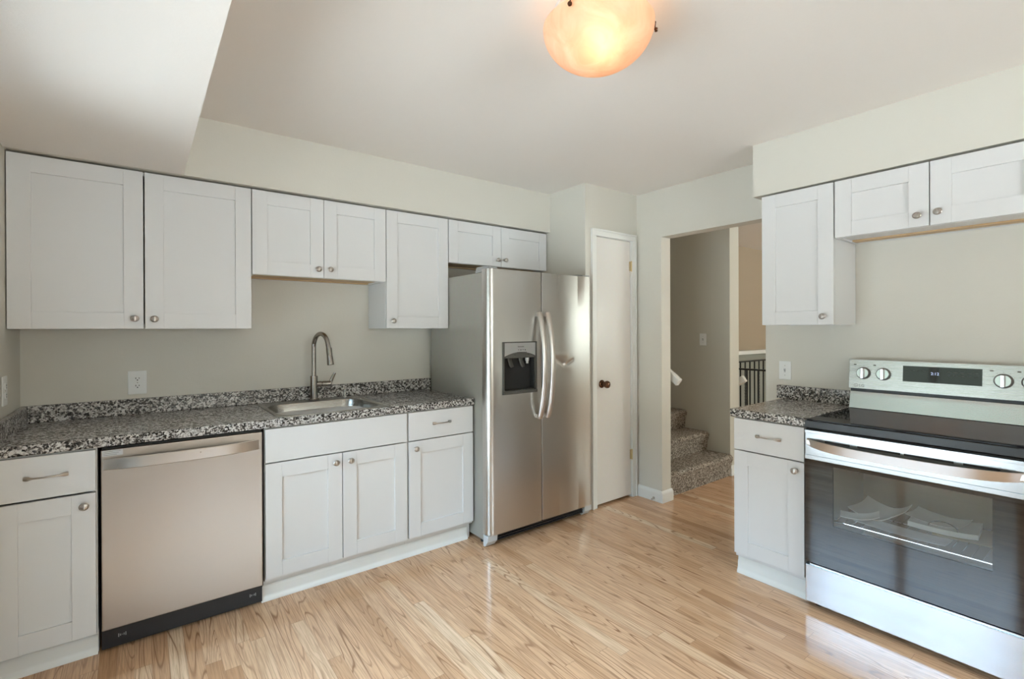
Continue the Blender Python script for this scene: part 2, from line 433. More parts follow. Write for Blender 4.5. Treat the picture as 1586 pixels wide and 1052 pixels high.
# sliding glass door (lets the daylight in from the left), added kitchen window, front-room window
def frame_rect(b, a0, a1, z0, z1, w, d0, d1, ax):
    for (p0, p1, q0, q1) in ((a0, a0+w, z0, z1), (a1-w, a1, z0, z1), (a0+w, a1-w, z0, z0+w), (a0+w, a1-w, z1-w, z1)):
        if ax == 'x': bx(b, d0, d1, p0, p1, q0, q1, .003)
        else: bx(b, p0, p1, d0, d1, q0, q1, .003)
mid = (SD0+SD1)/2
b = BM(); frame_rect(b, SD0, SD1, 0, SDZ, .04, -.11, -.01, 'x'); d2 = struct('door_2', b, m_trim, 'white sliding glass patio door')
b = BM(); frame_rect(b, SD0+.04, mid+.04, .04, SDZ-.04, .065, -.10, -.065, 'x'); f1 = obj('door_sash', b, m_trim, d2)
obj('pane', bx(BM(), -.085, -.079, SD0+.105, mid-.025, .105, SDZ-.105), m_glass, f1)
b = BM(); frame_rect(b, mid-.04, SD1-.04, .04, SDZ-.04, .065, -.055, -.02, 'x'); f2 = obj('door_sash', b, m_trim, d2)
obj('pane', bx(BM(), -.040, -.034, mid+.025, SD1-.105, .105, SDZ-.105), m_glass, f2)
for i, h in enumerate((KW, FW)):
    b = BM(); frame_rect(b, h[0], h[1], h[2], h[3], .05, ROOMY-.11, ROOMY-.02, 'y')
    mx = (h[0]+h[1])/2; bx(b, mx-.025, mx+.025, ROOMY-.10, ROOMY-.03, h[2]+.05, h[3]-.05, .003)
    w_ = struct('window_%d' % (i+1), b, m_trim)
    obj('pane', bx(BM(), h[0]+.05, mx-.025, ROOMY-.068, ROOMY-.062, h[2]+.05, h[3]-.05), m_glass, w_)
    obj('pane', bx(BM(), mx+.025, h[1]-.05, ROOMY-.068, ROOMY-.062, h[2]+.05, h[3]-.05), m_glass, w_)
struct('ground', bx(BM(), -25, 30, -30, 25, -.35, -.25), m_lawn, 'concrete patio outside')

# ------------------------------------------------------------------ cabinets
def knob_bm(x, y, z):
    b = BM(); lathe(b, [(0, 0), (.0085, 0), (.0075, .004), (.0055, .009), (.006, .014), (.012, .018), (.0155, .021), (.0158, .0235), (.0135, .0255), (.0125, .0245), (.0115, .0262), (.006, .0285), (0, .029)], (x, y, z), (0, -1, 0), 24, 1.08)
    bx(b, x-.0022, x+.0022, y-.030, y-.024, z-.011, z+.011, .0008)
    return b
def pull_bm(x, y, z, w=.128):
    """arched pull with flattened spoon-shaped ends"""
    b = BM(); pts = []; rs = []
    for i in range(25):
        s = -1 + 2*i/24; pts.append((x+s*w/2, y-.010-.017*(1-abs(s)**2.2), z-.002+.0*s))
        e_ = max(0, (abs(s)-.62)/.38)
        rs.append((.0036+.0050*math.sin(min(1, e_)*PI*.72), .0034+.0006*e_))
    tube(b, pts, rs, 12, upv=(0, 0, 1))
    for s in (-1, 1): lathe(b, [(0, 0), (.005, 0), (.0045, .012), (0, .013)], (x+s*w*.41, y, z-.002), (0, -1, 0), 12)
    return b
def shaker_bm(x0, x1, z0, z1, y=0., th=.019, st=.075):
    b = BM(); bv = .0011
    bx(b, x0, x0+st, y, y+th, z0, z1, bv); bx(b, x1-st, x1, y, y+th, z0, z1, bv)
    bx(b, x0+st, x1-st, y+.0004, y+th, z0, z0+st, bv); bx(b, x0+st, x1-st, y+.0004, y+th, z1-st, z1, bv)
    bx(b, x0+st-.004, x1-st+.004, y+.009, y+th-.003, z0+st-.004, z1-st+.004)
    return b
def cabinet(name, label, x, y, z0, z1, w, depth, rz=0, doors=(), drawers=(), falses=(), toe=None, wood_bottom=False, rail=False):
    """x,y = front left corner of the door plane; local x along the width, local y into the cabinet"""
    c = thing(name, label, 'cabinet', (x, y, 0 if toe else z0), rz)
    zz = 0 if toe else z0
    L0 = (toe[0] if toe else z0)-zz; L1 = z1-zz; th = .016; fy = .0205
    b = BM(); bx(b, 0, th, fy, depth, L0, L1); bx(b, w-th, w, fy, depth, L0, L1)
    bx(b, th, w-th, depth-.008, depth, L0, L1); bx(b, th, w-th, fy, depth-.008, L1-th, L1)
    if toe:
        bx(b, th, w-th, fy, depth-.008, L0, L0+th)
        bx(b, th, w-th, fy, .04, L0+th, L0+.03)
        bx(b, 0, th, toe[1], depth, 0, L0); bx(b, w-th, w, toe[1], depth, 0, L0)
    else: bx(b, th, w-th, fy, .036, L0, L0+.020, .0005)
    obj('body', b, m_cab, c)
    if toe: obj('toe_board', bx(BM(), 0, w, toe[1]-.012, toe[1]+.004, 0, L0-.001), m_cab, c)
    else:
        b = BM(); bx(b, th+.0005, w-th-.0005, .037, depth-.009, L0+.010, L0+.022)
        bx(b, th+.0005, w-th-.0005, depth-.045, depth-.009, L0+.002, L0+.0098)
        q = obj('bottom_panel', b, m_rawwood if wood_bottom else m_cab, c)
        if wood_bottom: q['label'] = 'unfinished plywood underside'
        if rail: b = BM(); bx(b, th+.0005, w-th-.0005, depth-.105, depth-.0455, L0+.0015, L0+.0098); obj('cleat', b, m_rawwood, c)['label'] = 'bare wood cleat along the wall'
    for (a0, a1, q0, q1, kn) in doors:
        d = obj('door', shaker_bm(a0, a1, q0-zz, q1-zz), m_cab, c)
        obj('knob', knob_bm(kn[0], 0, kn[1]-zz), m_nickel, d)
    for (a0, a1, q0, q1, pl) in drawers:
        d = obj('drawer', bx(BM(), a0, a1, 0, .019, q0-zz, q1-zz, .0015), m_cab, c)
        obj('handle', pull_bm(pl[0], 0, pl[1]-zz), m_nickel, d)
    for (a0, a1, q0, q1) in falses:
        obj('false_front', bx(BM(), a0, a1, 0, .019, q0-zz, q1-zz, .0015), m_cab, c)
    return c
YU = -.3121; DU = -YU-.002
cabinet('wall_cabinet', 'large white shaker wall cabinet with two tall doors in the left corner', .004, YU, 1.3648, ZT, .935, DU,
        doors=((.0, .4665, 1.3655, ZT-.002, (.433, 1.414)), (.4725, .934, 1.3655, ZT-.002, (.509, 1.413))))
X = .9415
cabinet('wall_cabinet', 'short white two-door wall cabinet above the kitchen sink and faucet', X, YU, 1.6622, ZT, 1.708-X, DU,
        doors=((.002, 1.3205-X, 1.663, ZT-.002, (1.288-X, 1.712)), (1.3235-X, 1.7065-X, 1.663, ZT-.002, (1.356-X, 1.714))), wood_bottom=True)
X = 1.7095
cabinet('wall_cabinet', 'tall narrow single-door white wall cabinet next to the fridge', X, YU, 1.3648, ZT, 2.163-X, DU,
        doors=((.002, 2.1615-X, 1.3655, ZT-.002, (1.752-X, 1.413)),))
X = 2.166
cabinet('wall_cabinet', 'low white two-door wall cabinet over the refrigerator', X, YU, 1.8256, ZT, 3.074-X, DU,
        doors=((.002, 2.6175-X, 1.8265, ZT-.002, (2.583-X, 1.874)), (2.6205-X, 3.0725-X, 1.8265, ZT-.002, (2.652-X, 1.877))), wood_bottom=True)
YB = -.632; DB = -YB-.003; ZB = .870; ZD0, ZD1, ZW0 = .123, .693, .699
cabinet('base_cabinet', 'white base cabinet left of the dishwasher with one drawer above a door', .004, YB, 0, ZB, .309, DB, toe=(.105, .068),
        doors=((.0, .304, ZD0-.02, ZD1-.005, (.269, .643)),), drawers=((.0, .304, ZW0-.003, ZB-.006, (.157, .786)),))
X = .942
cabinet('sink_cabinet', 'white sink base cabinet with two doors under a wide blank front', X, YB, 0, ZB, 1.703-X, DB, toe=(.105, .068),
        doors=((.002, 1.3195-X, ZD0, ZD1, (1.284-X, .648)), (1.3235-X, 1.6975-X, ZD0, ZD1, (1.362-X, .647))), falses=((.002, 1.6975-X, ZW0, ZB-.005),))
X = 1.7045
cabinet('base_cabinet', 'narrow white base cabinet between sink cabinet and fridge, drawer over one door', X, YB, 0, ZB, 2.158-X, DB, toe=(.105, .068),
        doors=((.005, 2.1555-X, ZD0, ZD1, (1.750-X, .651)),), drawers=((.005, 2.1555-X, ZW0, ZB-.005, (1.924-X, .789)),))
# toe trim moulding
def toe_trim(name, x0, x1, label):
    b = BM(); yy = YB+.055
    prism(b, [(yy, 0), (yy-.020, 0), (yy-.020, .008), (yy-.014, .020), (yy-.010, .030), (yy-.008, .062), (yy-.004, .072), (yy, .076)], 0, x0, x1)
    return struct(name, b, m_trim, label)
toe_trim('trim_3', .930, 2.135, 'white moulding along the foot of the sink cabinets')
toe_trim('trim_4', 0.002, .311, 'white moulding at the foot of the left cabinet')
# right wall: local x runs toward -Y
XU = 3.3607
cabinet('wall_cabinet', 'narrow single-door white wall cabinet beside the open doorway', XU, -1.893, 1.3731, 2.1245, .3705, XR-XU-.002, -PI/2,
        doors=((.0, .3705, 1.374, 2.1235, (2.2165-1.893, 1.418)),))
cabinet('wall_cabinet', 'short white two-door wall cabinet above the range', XU, -2.2660, 1.828, 2.1245, .772, XR-XU-.002, -PI/2,
        doors=((.004, .3885, 1.829, 2.1235, (.349, 1.879)), (.3925, .770, 1.829, 2.1235, (.423, 1.884))), rail=True)
XB = 3.0475
rc = cabinet('base_cabinet', 'narrow white base cabinet left of the range with drawer and door', XB, -1.887, 0, ZB, .357, XR-XB-.003, -PI/2, toe=(.105, .075),
        doors=((.001, .356, .128, .690, (.317, .647)),), drawers=((.001, .356, .696, ZB-.005, (.187, .787)),))
b = BM(); xx = XB+.060; y0, y1 = -2.243, -1.881
pr = [(0, 0), (-.020, 0), (-.020, .010), (-.015, .022), (-.011, .032), (-.010, .060), (-.005, .070), (-.004, .082), (0, .092)]
prism(b, [(xx+a, c) for a, c in pr], 1, y0, y1)
struct('trim_5', b, m_trim, 'white stepped moulding at the foot of the cabinet by the range')

# ------------------------------------------------------------------ countertops
ct = thing('countertop', 'long speckled grey granite-look countertop over the dishwasher and sink cabinet', 'countertop', (0, 0, 0))
b = BM(); bx(b, .003, 2.1616, -.6427, -.003, .8722, .9144, .006, 3); slab = obj('slab', b, m_gran, ct)
hole = BM(); bx(hole, 1.010, 1.594, -.608, -.12, .80, 1.0)
cut(slab, hole)
obj('backsplash', bx(BM(), .0275, 2.175, -.0245, -.002, .9146, .996, .003), m_gran, ct)
obj('side_splash', bx(BM(), .002, .0265, -.640, -.002, .9146, .996, .003), m_gran, ct)
obj('seam_strip', bx(BM(), .0265, .0295, -.637, -.0245, .9145, .9168), m_chrome, ct)
ct2 = thing('countertop', 'short speckled granite-look countertop between the doorway and the range', 'countertop', (XR, -2.05, 0))
b = BM(); bx(b, 3.0374-XR, -.002, -2.252+2.05, -1.868+2.05, .8722, .9144, .006, 3); obj('slab', b, m_gran, ct2)
obj('backsplash', bx(BM(), -.026, -.001, -2.252+2.05, -1.842+2.05, .9146, .998, .003), m_gran, ct2)

# ------------------------------------------------------------------ sink
def rrect(x0, x1, y0, y1, r, z, n=8):
    out = []
    for cx, cy, a0 in ((x1-r, y1-r, 0), (x0+r, y1-r, 90), (x0+r, y0+r, 180), (x1-r, y0+r, 270)):
        for i in range(n+1):
            a = math.radians(a0+90*i/n); out.append((cx+r*math.cos(a), cy+r*math.sin(a), z))
    return out
sk = thing('sink', 'stainless steel drop-in single bowl sink set in the long countertop', 'sink', (1.302, -.33, .8))
def S_(pts): return [(x-1.302, y+.33, z-.8) for x, y, z in pts]
b = BM()
loops = [rrect(1.004, 1.600, -.622, -.056, .03, .9150), rrect(1.004, 1.600, -.622, -.056, .03, .9185), rrect(1.012, 1.592, -.614, -.064, .026, .9195),
         rrect(1.026, 1.577, -.598, -.140, .105, .9165), rrect(1.032, 1.571, -.592, -.146, .10, .9120), rrect(1.038, 1.565, -.586, -.152, .098, .880),
         rrect(1.055, 1.548, -.570, -.170, .09, .790), rrect(1.085, 1.518, -.540, -.200, .080, .772), rrect(1.26, 1.345, -.413, -.328, .042, .768)]
prev = None
for L in loops:
    vs = [b.verts.new(q) for q in S_(L)]
    if prev:
        for i in range(len(vs)): b.faces.new([prev[i], prev[(i+1) % len(vs)], vs[(i+1) % len(vs)], vs[i]])
    prev = vs
b.faces.new(prev)
obj('bowl', b, m_sink, sk, ang=60)
b = BM(); lathe(b, [(.041, 0), (.043, .003), (.036, .004), (.030, 0), (.0, -.002)], S_([(1.3025, -.3705, .7685)])[0], (0, 0, 1), 28); obj('drain', b, m_chrome, sk)
# faucet
fx, fy_ = 1.318, -.105
fa = thing('faucet', 'tall brushed nickel gooseneck pull-down faucet behind the sink', 'faucet', (fx, fy_, .9197))
b = BM(); lathe(b, [(0, 0), (.031, 0), (.031, .003), (.027, .006), (.024, .009), (.0225, .012), (.0225, .145), (.021, .150), (.0, .150)], n=32); obj('base', b, m_gun, fa)
dx, dy = .038, -.165; pts = []
H = .328
for i in range(9): pts.append((0, 0, .148+(H-.148)*i/8))
R_ = 1/2
for i in range(1, 25):
    a = PI*i/24*.93; s = (1-math.cos(a))/2
    pts.append((dx*s, dy*s, H+.085*math.sin(a)))
lx, ly, lz = pts[-1]; pts.append((lx+.003, ly-.010, lz-.022))
b = BM(); tube(b, pts, .0135, 18); obj('spout', b, m_gun, fa)
b = BM(); p0 = Vector(pts[-1]); dv = Vector((.05, -.14, -.93)).normalized()
lathe(b, [(0, -.004), (.0155, -.004), (.0165, 0), (.0168, .040), (.0155, .042), (.0168, .045), (.0195, .088), (.0195, .098), (.017, .100), (.0, .099)], p0, dv, 24); obj('spray_head', b, m_gun, fa)
b = BM(); lathe(b, [(0, 0), (.017, 0), (.0175, .030), (.0155, .032), (.0155, .034), (.0175, .036), (.0175, .082), (.014, .088), (0, .088)], (.015, -.001, .098), Vector((.97, -.22, .0)), 24)
obj('valve', b, m_gun, fa)
b = BM(); tube(b, [(.092, -.018, .100), (.100, -.022, .118), (.108, -.026, .140), (.120, -.030, .165)], [(.010, .006), (.011, .006), (.010, .0055), (.007, .0045)], 14); obj('lever', b, m_gun, fa)
b = BM(); lathe(b, [(0, 0), (.017, 0), (.017, .004), (.009, .008), (.008, .034), (.013, .038), (.013, .052), (.009, .056), (0, .057)], n=24)
sp = obj('soap_dispenser', b, m_chrome); sp.location = (1.512, -.098, .9197)
tag(sp, 'small chrome soap dispenser stub to the right of the faucet', 'soap dispenser')

# ------------------------------------------------------------------ outlets and switches
def duplex(name, label, cat, loc, rz, group=None):
    o = thing(name, label, cat, loc, rz, group)
    obj('cover_plate', bx(BM(), -.040, .040, -.006, 0, -.062, .062, .003), m_plate, o)
    for s in (-1, 1):
        b = BM(); prof = []
        for i in range(24):
            a = 2*PI*i/24; prof.append((.0175*math.cos(a), s*.0195+max(-.0135, min(.0135, .0175*math.sin(a)))))
        prism(b, prof, 1, -.009, -.0055); so = obj('socket', b, m_plate, o)
        b = BM(); bx(b, -.0085, -.0055, -.0094, -.0088, s*.0195, s*.0195+.008); bx(b, .0055, .0085, -.0094, -.0088, s*.0195+.001, s*.0195+.007)
        lathe(b, [(0, 0), (.003, 0), (.003, .0006), (0, .0006)], (0, -.0088, s*.0195-.006), (0, -1, 0), 12); obj('slots', b, m_void, so)
    b = BM(); lathe(b, [(0, 0), (.003, 0), (.002, .001), (0, .0012)], (0, -.006, 0), (0, -1, 0), 12); obj('screw', b, m_nickel, o)
    return o
def toggle(name, label, loc, rz):
    o = thing(name, label, 'switch', loc, rz)
    obj('cover_plate', bx(BM(), -.036, .036, -.006, 0, -.058, .058, .003), m_plate, o)
    b = BM(); bx(b, -.005, .005, -.0068, -.006, -.012, .012); prism(b, [(-.006, -.006), (-.006, .004), (-.017, .011), (-.018, .005)], 0, -.0035, .0035); obj('toggle_lever', b, m_ltgrey, o)
    for s in (-1, 1):
        b = BM(); lathe(b, [(0, 0), (.0028, 0), (.002, .001), (0, .0012)], (0, -.006, s*.030), (0, -1, 0), 12); obj('screw', b, m_nickel, o)
    return o
duplex('wall_outlet', 'white duplex outlet on the back wall left of the sink', 'outlet', (.444, -.001, 1.08), 0)
duplex('wall_outlet', 'white outlet on the left wall at the photo edge', 'outlet', (.001, -.362, 1.105), PI/2)
toggle('light_switch', 'white toggle switch plate on the wall by the range countertop', (XR-.001, -1.884, 1.091), -PI/2)
toggle('light_switch', 'white toggle switch plate on the stairway wall', (4.769, -.664, 1.251), -PI/2)

# ------------------------------------------------------------------ dishwasher
dw = thing('dishwasher', 'stainless steel dishwasher under the long countertop', 'dishwasher', (.317, YB, 0))
obj('tub', bx(BM(), .010, .612, .03, .58, .10, .862), m_dark, dw)
b = BM(); bx(b, .008, .613, -.004, .028, .104, .858, .004, 3); obj('door', b, m_dw, dw)
b = BM(); n = 24; pts = []
for i in range(n+1):
    s = -1+2*i/n; pts.append((.3105+s*.280, -.012-.034*(1-s*s)**.5 if abs(s) < 1 else -.012, .800))
b.free(); b = BM(); prev = None
for i in range(n+1):
    s = -1+2*i/n; px = .3065+s*.291; o_ = -.006-.038*(1-abs(s)**3); h_ = .024
    sec = [(o_-.001, h_*.9), (o_+.001, h_), (o_+.007, h_), (o_+.009, h_*.9), (o_+.009, -h_*.9), (o_+.007, -h_), (o_+.001, -h_), (o_-.001, -h_*.9)]
    ring = [b.verts.new((px, y, .799+z)) for y, z in sec]
    if prev:
        for j in range(8): b.faces.new([prev[j], prev[(j+1) % 8], ring[(j+1) % 8], ring[j]])
    else: b.faces.new(ring)
    prev = ring
b.faces.new(prev)
hd = obj('handle', b, m_handle, dw)
b = BM(); bx(b, .006, .615, .030, .042, 0.012, .103); bx(b, .006, .615, .024, .030, .085, .1035)
kp = obj('kick_plate', b, m_dark, dw)
for xx_ in (.06, .56):
    b = BM()
    for k in range(5): bx(b, xx_+k*.006, xx_+k*.006+.003, .0285, .030, .055-.003*abs(k-2), .057+.003*abs(k-2))
    obj('vent_mark', b, m_grey, kp)
b = BM(); bx(b, .012, .080, -.0052, -.0041, .832, .856); st = obj('sticker', b, m_ltgrey, dw); st['label'] = 'small silver printed sticker'
b = BM()
for k in range(3): bx(b, .016, .072-.006*k, -.0056, -.0052, .850-.007*k, .8515-.007*k)
obj('sticker_print', b, m_print, st)
for xx_ in (.03, .59):
    b = BM(); lathe(b, [(0, 0), (.018, 0), (.018, .01), (.008, .012), (.008, .012+.09), (0, .102)], (xx_, .08, 0), (0, 0, 1), 16); obj('foot', b, m_rubber, dw)

# ------------------------------------------------------------------ refrigerator
FX, FY = 2.61, -.43
fr = thing('refrigerator', 'stainless side-by-side refrigerator with water dispenser and dented right door', 'refrigerator', (FX, FY, 0))
def fb(b, x0, x1, y0, y1, z0, z1, bev=0): return bx(b, x0-FX, x1-FX, y0-FY, y1-FY, z0, z1, bev)
obj('body', fb(BM(), 2.168, 3.066, -.736, -.045, .028, 1.716, .003), m_fridge_side, fr)
def door_profile(x0, x1, yf, yb, bow, r0, r1, n=26):
    """plan outline of a door, front bowed a little, rounded vertical edges"""
    P = []
    w = x1-x0
    def yy(x): s = (x-x0)/w*2-1; return yf + bow*s*s
    k = 7
    for i in range(k+1):
        a = PI/2*i/k; P.append((x0+r0-r0*math.cos(a), yy(x0+r0)+r0-r0*math.sin(a)))
    for i in range(1, n): x = x0+r0+(w-r0-r1)*i/n; P.append((x, yy(x)))
    for i in range(k+1):
        a = PI/2*i/k; P.append((x1-r1+r1*math.sin(a), yy(x1-r1)+r1-r1*math.cos(a)))
    P.append((x1, yb)); P.append((x0, yb)); return P
def dent(x, z):
    """creased dent right of the handle, depth in metres"""
    d = 0
    def seg(ax, az, bx_, bz, w, depth):
        vx, vz = bx_-ax, bz-az; t_ = ((x-ax)*vx+(z-az)*vz)/(vx*vx+vz*vz); t_ = max(0, min(1, t_))
        q = math.hypot(x-ax-vx*t_, z-az-vz*t_); return depth*math.exp(-(q/w)**2)
    d += seg(2.695, 1.165, 2.775, 1.115, .014, .011)
    d += seg(2.810, 1.115, 2.865, 1.140, .009, .008)
    d += seg(2.73, 1.185, 2.80, 1.175, .018, -.0045)
    d += seg(2.72, 1.10, 2.83, 1.085, .025, -.0012)
    return d
def door_mesh(x0, x1, z0, z1, r0, r1, zs=None, dented=False, n=26):
    b = BM(); P = door_profile(x0, x1, -.824, -.752, .006, r0, r1, n)
    if zs is None: zs = [z0, z0+.003] + [z0+.003+(z1-z0-.006)*i/8 for i in range(1, 8)] + [z1-.003, z1]
    rows = []
    for z in zs:
        ins = .003 if z in (zs[0], zs[-1]) else 0
        row = []
        for x, y in P:
            xx = min(max(x, x0+ins), x1-ins); yy = y
            if y < -.76: yy = max(y, -.824+ins)
            if dented and y < -.80: yy += dent(x, z)
            row.append(b.verts.new((xx-FX, yy-FY, z)))
        rows.append(row)
    m = len(P)
    for A, B in zip(rows, rows[1:]):
        for j in range(m): b.faces.new([A[j], A[(j+1) % m], B[(j+1) % m], B[j]])
    b.faces.new(rows[0][::-1]); b.faces.new(rows[-1]); return b
fdl = obj('freezer_door', door_mesh(2.148, 2.5765, .083, 1.732, .045, .0015), m_steel_v, fr)
zs = [.083, .086, .3, .6, .9] + [1.03+.006*i for i in range(36)] + [1.3, 1.5, 1.729, 1.732]
fdr = obj('fridge_door', door_mesh(2.5825, 3.067, .083, 1.732, .0015, .030, zs, True, 90), m_steel_v, fr, wn=False)
fdr['label'] = 'right fridge door with a creased dent near the handle'
# gaskets behind the doors, dark gap at the split
b = BM(); fb(b, 2.176, 2.568, -.7515, -.7365, .09, 1.705); fb(b, 2.590, 3.058, -.7515, -.7365, .09, 1.705); obj('gasket', b, m_void, fr)
b = BM(); fb(b, 2.190, 3.045, -.775, -.745, .022, .074, .004)
for k in range(3): fb(b, 2.215, 3.02, -.785, -.775, .028+k*.015, .036+k*.015)
obj('grille', b, m_dark, fr)
for x0, x1 in ((2.150, 2.225), (2.995, 3.066)):
    b = BM(); prism(b, [(-.752-FY, .006), (-.752-FY, .078), (-.805-FY, .078), (-.800-FY, .040), (-.770-FY, .006)], 0, x0-FX, x1-FX, .003); obj('foot_cover', b, m_ltgrey, fr)
for x0, x1 in ((2.170, 2.235), (2.985, 3.058)):
    b = BM(); prism(b, [(-.800-FY, 1.736), (-.800-FY, 1.745), (-.745-FY, 1.752), (-.66-FY, 1.752), (-.64-FY, 1.718), (-.745-FY, 1.718), (-.75-FY, 1.736)], 0, x0-FX, x1-FX, .002); obj('hinge_cover', b, m_grey, fr)
for x0 in (2.20, 3.03):
    for y in (-.12, -.68):
        b = BM(); lathe(b, [(0, 0), (.017, 0), (.017, .029), (0, .029)], (x0-FX, y-FY, 0), (0, 0, 1), 14); obj('roller_foot', b, m_rubber, fr)
# handles, bowed outwards
for x, d_ in ((2.549, fdl), (2.620, fdr)):
    pts = []; rs = []
    for i in range(33):
        s = -1+2*i/32
        pts.append((x-FX, -.836-FY-.050*(1-abs(s)**2.2), 1.117+s*.350)); rs.append((.0195, .014) if abs(s) < .96 else (.016, .011))
    b = BM(); tube(b, pts, rs, 16, upv=(1, 0, 0))
    for s in (-1, 1): fb(b, x-.012, x+.012, -.836, -.815, 1.117+s*.335-.014, 1.117+s*.335+.014, .003)
    obj('handle', b, m_handle, d_)
# dispenser
A0, A1, Z0, Z1 = 2.252, 2.532, .944, 1.276
hole = BM(); fb(hole, A0+.014, A1-.014, -.90, -.765, Z0+.016, Z1-.090); cut(fdl, hole)
b = BM(); yd0, yd1 = -.8285, -.815
fb(b, A0, A0+.015, yd0, yd1, Z0, Z1, .003); fb(b, A1-.015, A1, yd0, yd1, Z0, Z1, .003); fb(b, A0, A1, yd0, yd1, Z1-.007, Z1, .002); fb(b, A0, A1, yd0-.004, yd1, Z0, Z0+.020, .003)
bez = obj('dispenser_frame', b, m_bezel, fdl)
# control panel with arched lower edge
P = [(A0+.015, Z1-.007), (A1-.015, Z1-.007)]; nn = 16; zc = Z1-.092
for i in range(nn+1):
    s = 1-2*i/nn; P.append(((A0+A1)/2+s*(A1-A0-.030)/2, zc+.026*(1-s*s)))
b = BM(); prism(b, [(x-FX, z) for x, z in P], 1, -.8275-FY, -.8165-FY); cpn = obj('control_panel', b, m_grey, fdl)
P = [((A0+A1)/2+(1-2*i/nn)*(A1-A0-.030)/2, zc+.026*(1-(1-2*i/nn)**2)) for i in range(nn+1)]; P += [(A0+.015, zc-.012), (A1-.015, zc-.012)]
b = BM(); prism(b, [(x-FX, z) for x, z in P], 1, -.8245-FY, -.8145-FY); obj('arched_visor', b, m_bezel, fdl)
text('brand_lettering', 'FRIGIDAIRE', .0098, m_void, fdl, (2.372-FX, -.8277-FY, Z1-.035))
b = BM(); cx_ = 2.400
for k in range(4): fb(b, cx_-.026+k*.018, cx_-.018+k*.018, -.8281, -.8275, Z1-.0535-.002*(k % 2), Z1-.050)
for k in range(6): fb(b, cx_-.034+k*.0135, cx_-.025+k*.0135, -.8281, -.8275, Z1-.070, Z1-.0665)
for k in (-.052, .058): fb(b, cx_+k-.004, cx_+k+.004, -.8281, -.8275, Z1-.085, Z1-.081)
obj('control_print', b, m_void, cpn)
b = BM(); c0, c1, q0, q1 = A0+.0145, A1-.0145, Z0+.0165, Z1-.0905
fb(b, c0, c1, -.772, -.768, q0, q1); fb(b, c0, c0+.003, -.815, -.772, q0, q1); fb(b, c1-.003, c1, -.815, -.772, q0, q1)
fb(b, c0+.003, c1-.003, -.815, -.772, q1-.003, q1); obj('dispenser_well', b, m_void, fdl)
b = BM(); fb(b, c0+.003, c1-.003, -.822, -.772, q0, q0+.007, .001)
for k in range(9): fb(b, c0+.03+k*.025, c0+.035+k*.025, -.819, -.776, q0+.007, q0+.009)
obj('drip_tray', b, m_bezel, fdl)
for xx_ in (2.335, 2.425):
    b = BM(); pts = [(xx_-FX, -.785-FY, q1-.004), (xx_-FX, -.790-FY, q1-.03), (xx_+.006-FX, -.800-FY, q1-.06), (xx_+.010-FX, -.806-FY, q1-.072)]
    tube(b, pts, [(.006, .016), (.006, .017), (.004, .018), (.003, .014)], 12, upv=(0, 1, 0)); obj('paddle', b, m_bezel, fdl)
b = BM(); lathe(b, [(0, 0), (.014, 0), (.013, .030), (.009, .036), (.009, .05), (0, .05)], (2.478-FX, -.790-FY, q1-.004), (0, 0, -1), 18); obj('spout', b, m_ltgrey, fdl)

# ------------------------------------------------------------------ range
# local x runs toward -Y, local y runs into the wall
RX, RY, RW = 3.020, -2.2565, .758
rg = thing('range', 'stainless electric range with black glass top and oven door, papers inside', 'range', (RX, RY, 0), -PI/2)
D = XR-RX-.004
b = BM(); bx(b, .004, .022, .045, D-.02, .035, .870); bx(b, RW-.022, RW-.004, .045, D-.02, .035, .870); bx(b, .022, RW-.022, D-.04, D-.02, .035, .870)
bx(b, .022, RW-.022, .045, D-.04, .035, .05); bx(b, .022, RW-.022, .045, .065, .213, .240); obj('body', b, m_print, rg)
# oven cavity liner
cav = BM(); c0, c1 = .085, RW-.085
bx(cav, c0-.006, c0, .05, .52, .25, .75); bx(cav, c1, c1+.006, .05, .52, .25, .75); bx(cav, c0, c1, .514, .52, .25, .75)
bx(cav, c0, c1, .05, .514, .25, .256); bx(cav, c0, c1, .05, .514, .744, .75)
m_cav = simple('oven_enamel', (.30, .27, .22), .4)
obj('oven_cavity', cav, m_cav, rg)
b = BM()
for k in range(17): x = c0+.02+k*(c1-c0-.04)/16; tube(b, [(x, .07, .435), (x, .50, .435)], .0022, 6)
for y in (.07, .285, .50): tube(b, [(c0+.004, y, .432), (c1-.004, y, .432)], .0035, 8)
obj('oven_rack', b, m_chrome, rg)
# cooktop
b = BM(); bx(b, 0, RW, .0, D-.075, .874, .910, .004); ckt = obj('cooktop', b, m_dark, rg)
obj('glass_top', bx(BM(), .006, RW-.006, .012, D-.088, .9095, .9150, .0012), m_cook, ckt)
# backguard
b = BM(); prism(b, [(D-.072, .872), (D-.001, .872), (D-.001, 1.176), (D-.060, 1.176), (D-.066, 1.02), (D-.066, 1.008), (D-.066, .93)], 0, .004, RW-.004); bg0 = obj('backguard', b, m_dark, rg)
b = BM(); prism(b, [(D-.098, .917), (D-.070, .917), (D-.068, 1.006), (D-.078, 1.006), (D-.084, .985), (D-.092, .945)], 0, .006, RW-.006); obj('curved_strip', b, m_ripple, bg0)
b = BM(); prism(b, [(D-.082, 1.022), (D-.060, 1.022), (D-.050, 1.182), (D-.068, 1.182)], 0, -.002, RW+.002, .003); bp = obj('control_panel', b, m_steel, bg0)
yk = lambda z: D-.082+(z-1.022)*(.014/.160)
def pan(b, x0, x1, z0, z1, t0=.0, t1=.0012):
    """thin block lying on the sloped control panel"""
    vs = []
    for z in (z0, z1):
        for x in (x0, x1):
            for t_ in (t0, t1): vs.append(b.verts.new((x, yk(z)-t_, z)))
    for f in ((0, 1, 3, 2), (4, 6, 7, 5), (0, 4, 5, 1), (2, 3, 7, 6), (0, 2, 6, 4), (1, 5, 7, 3)): b.faces.new([vs[i] for i in f])
    return b
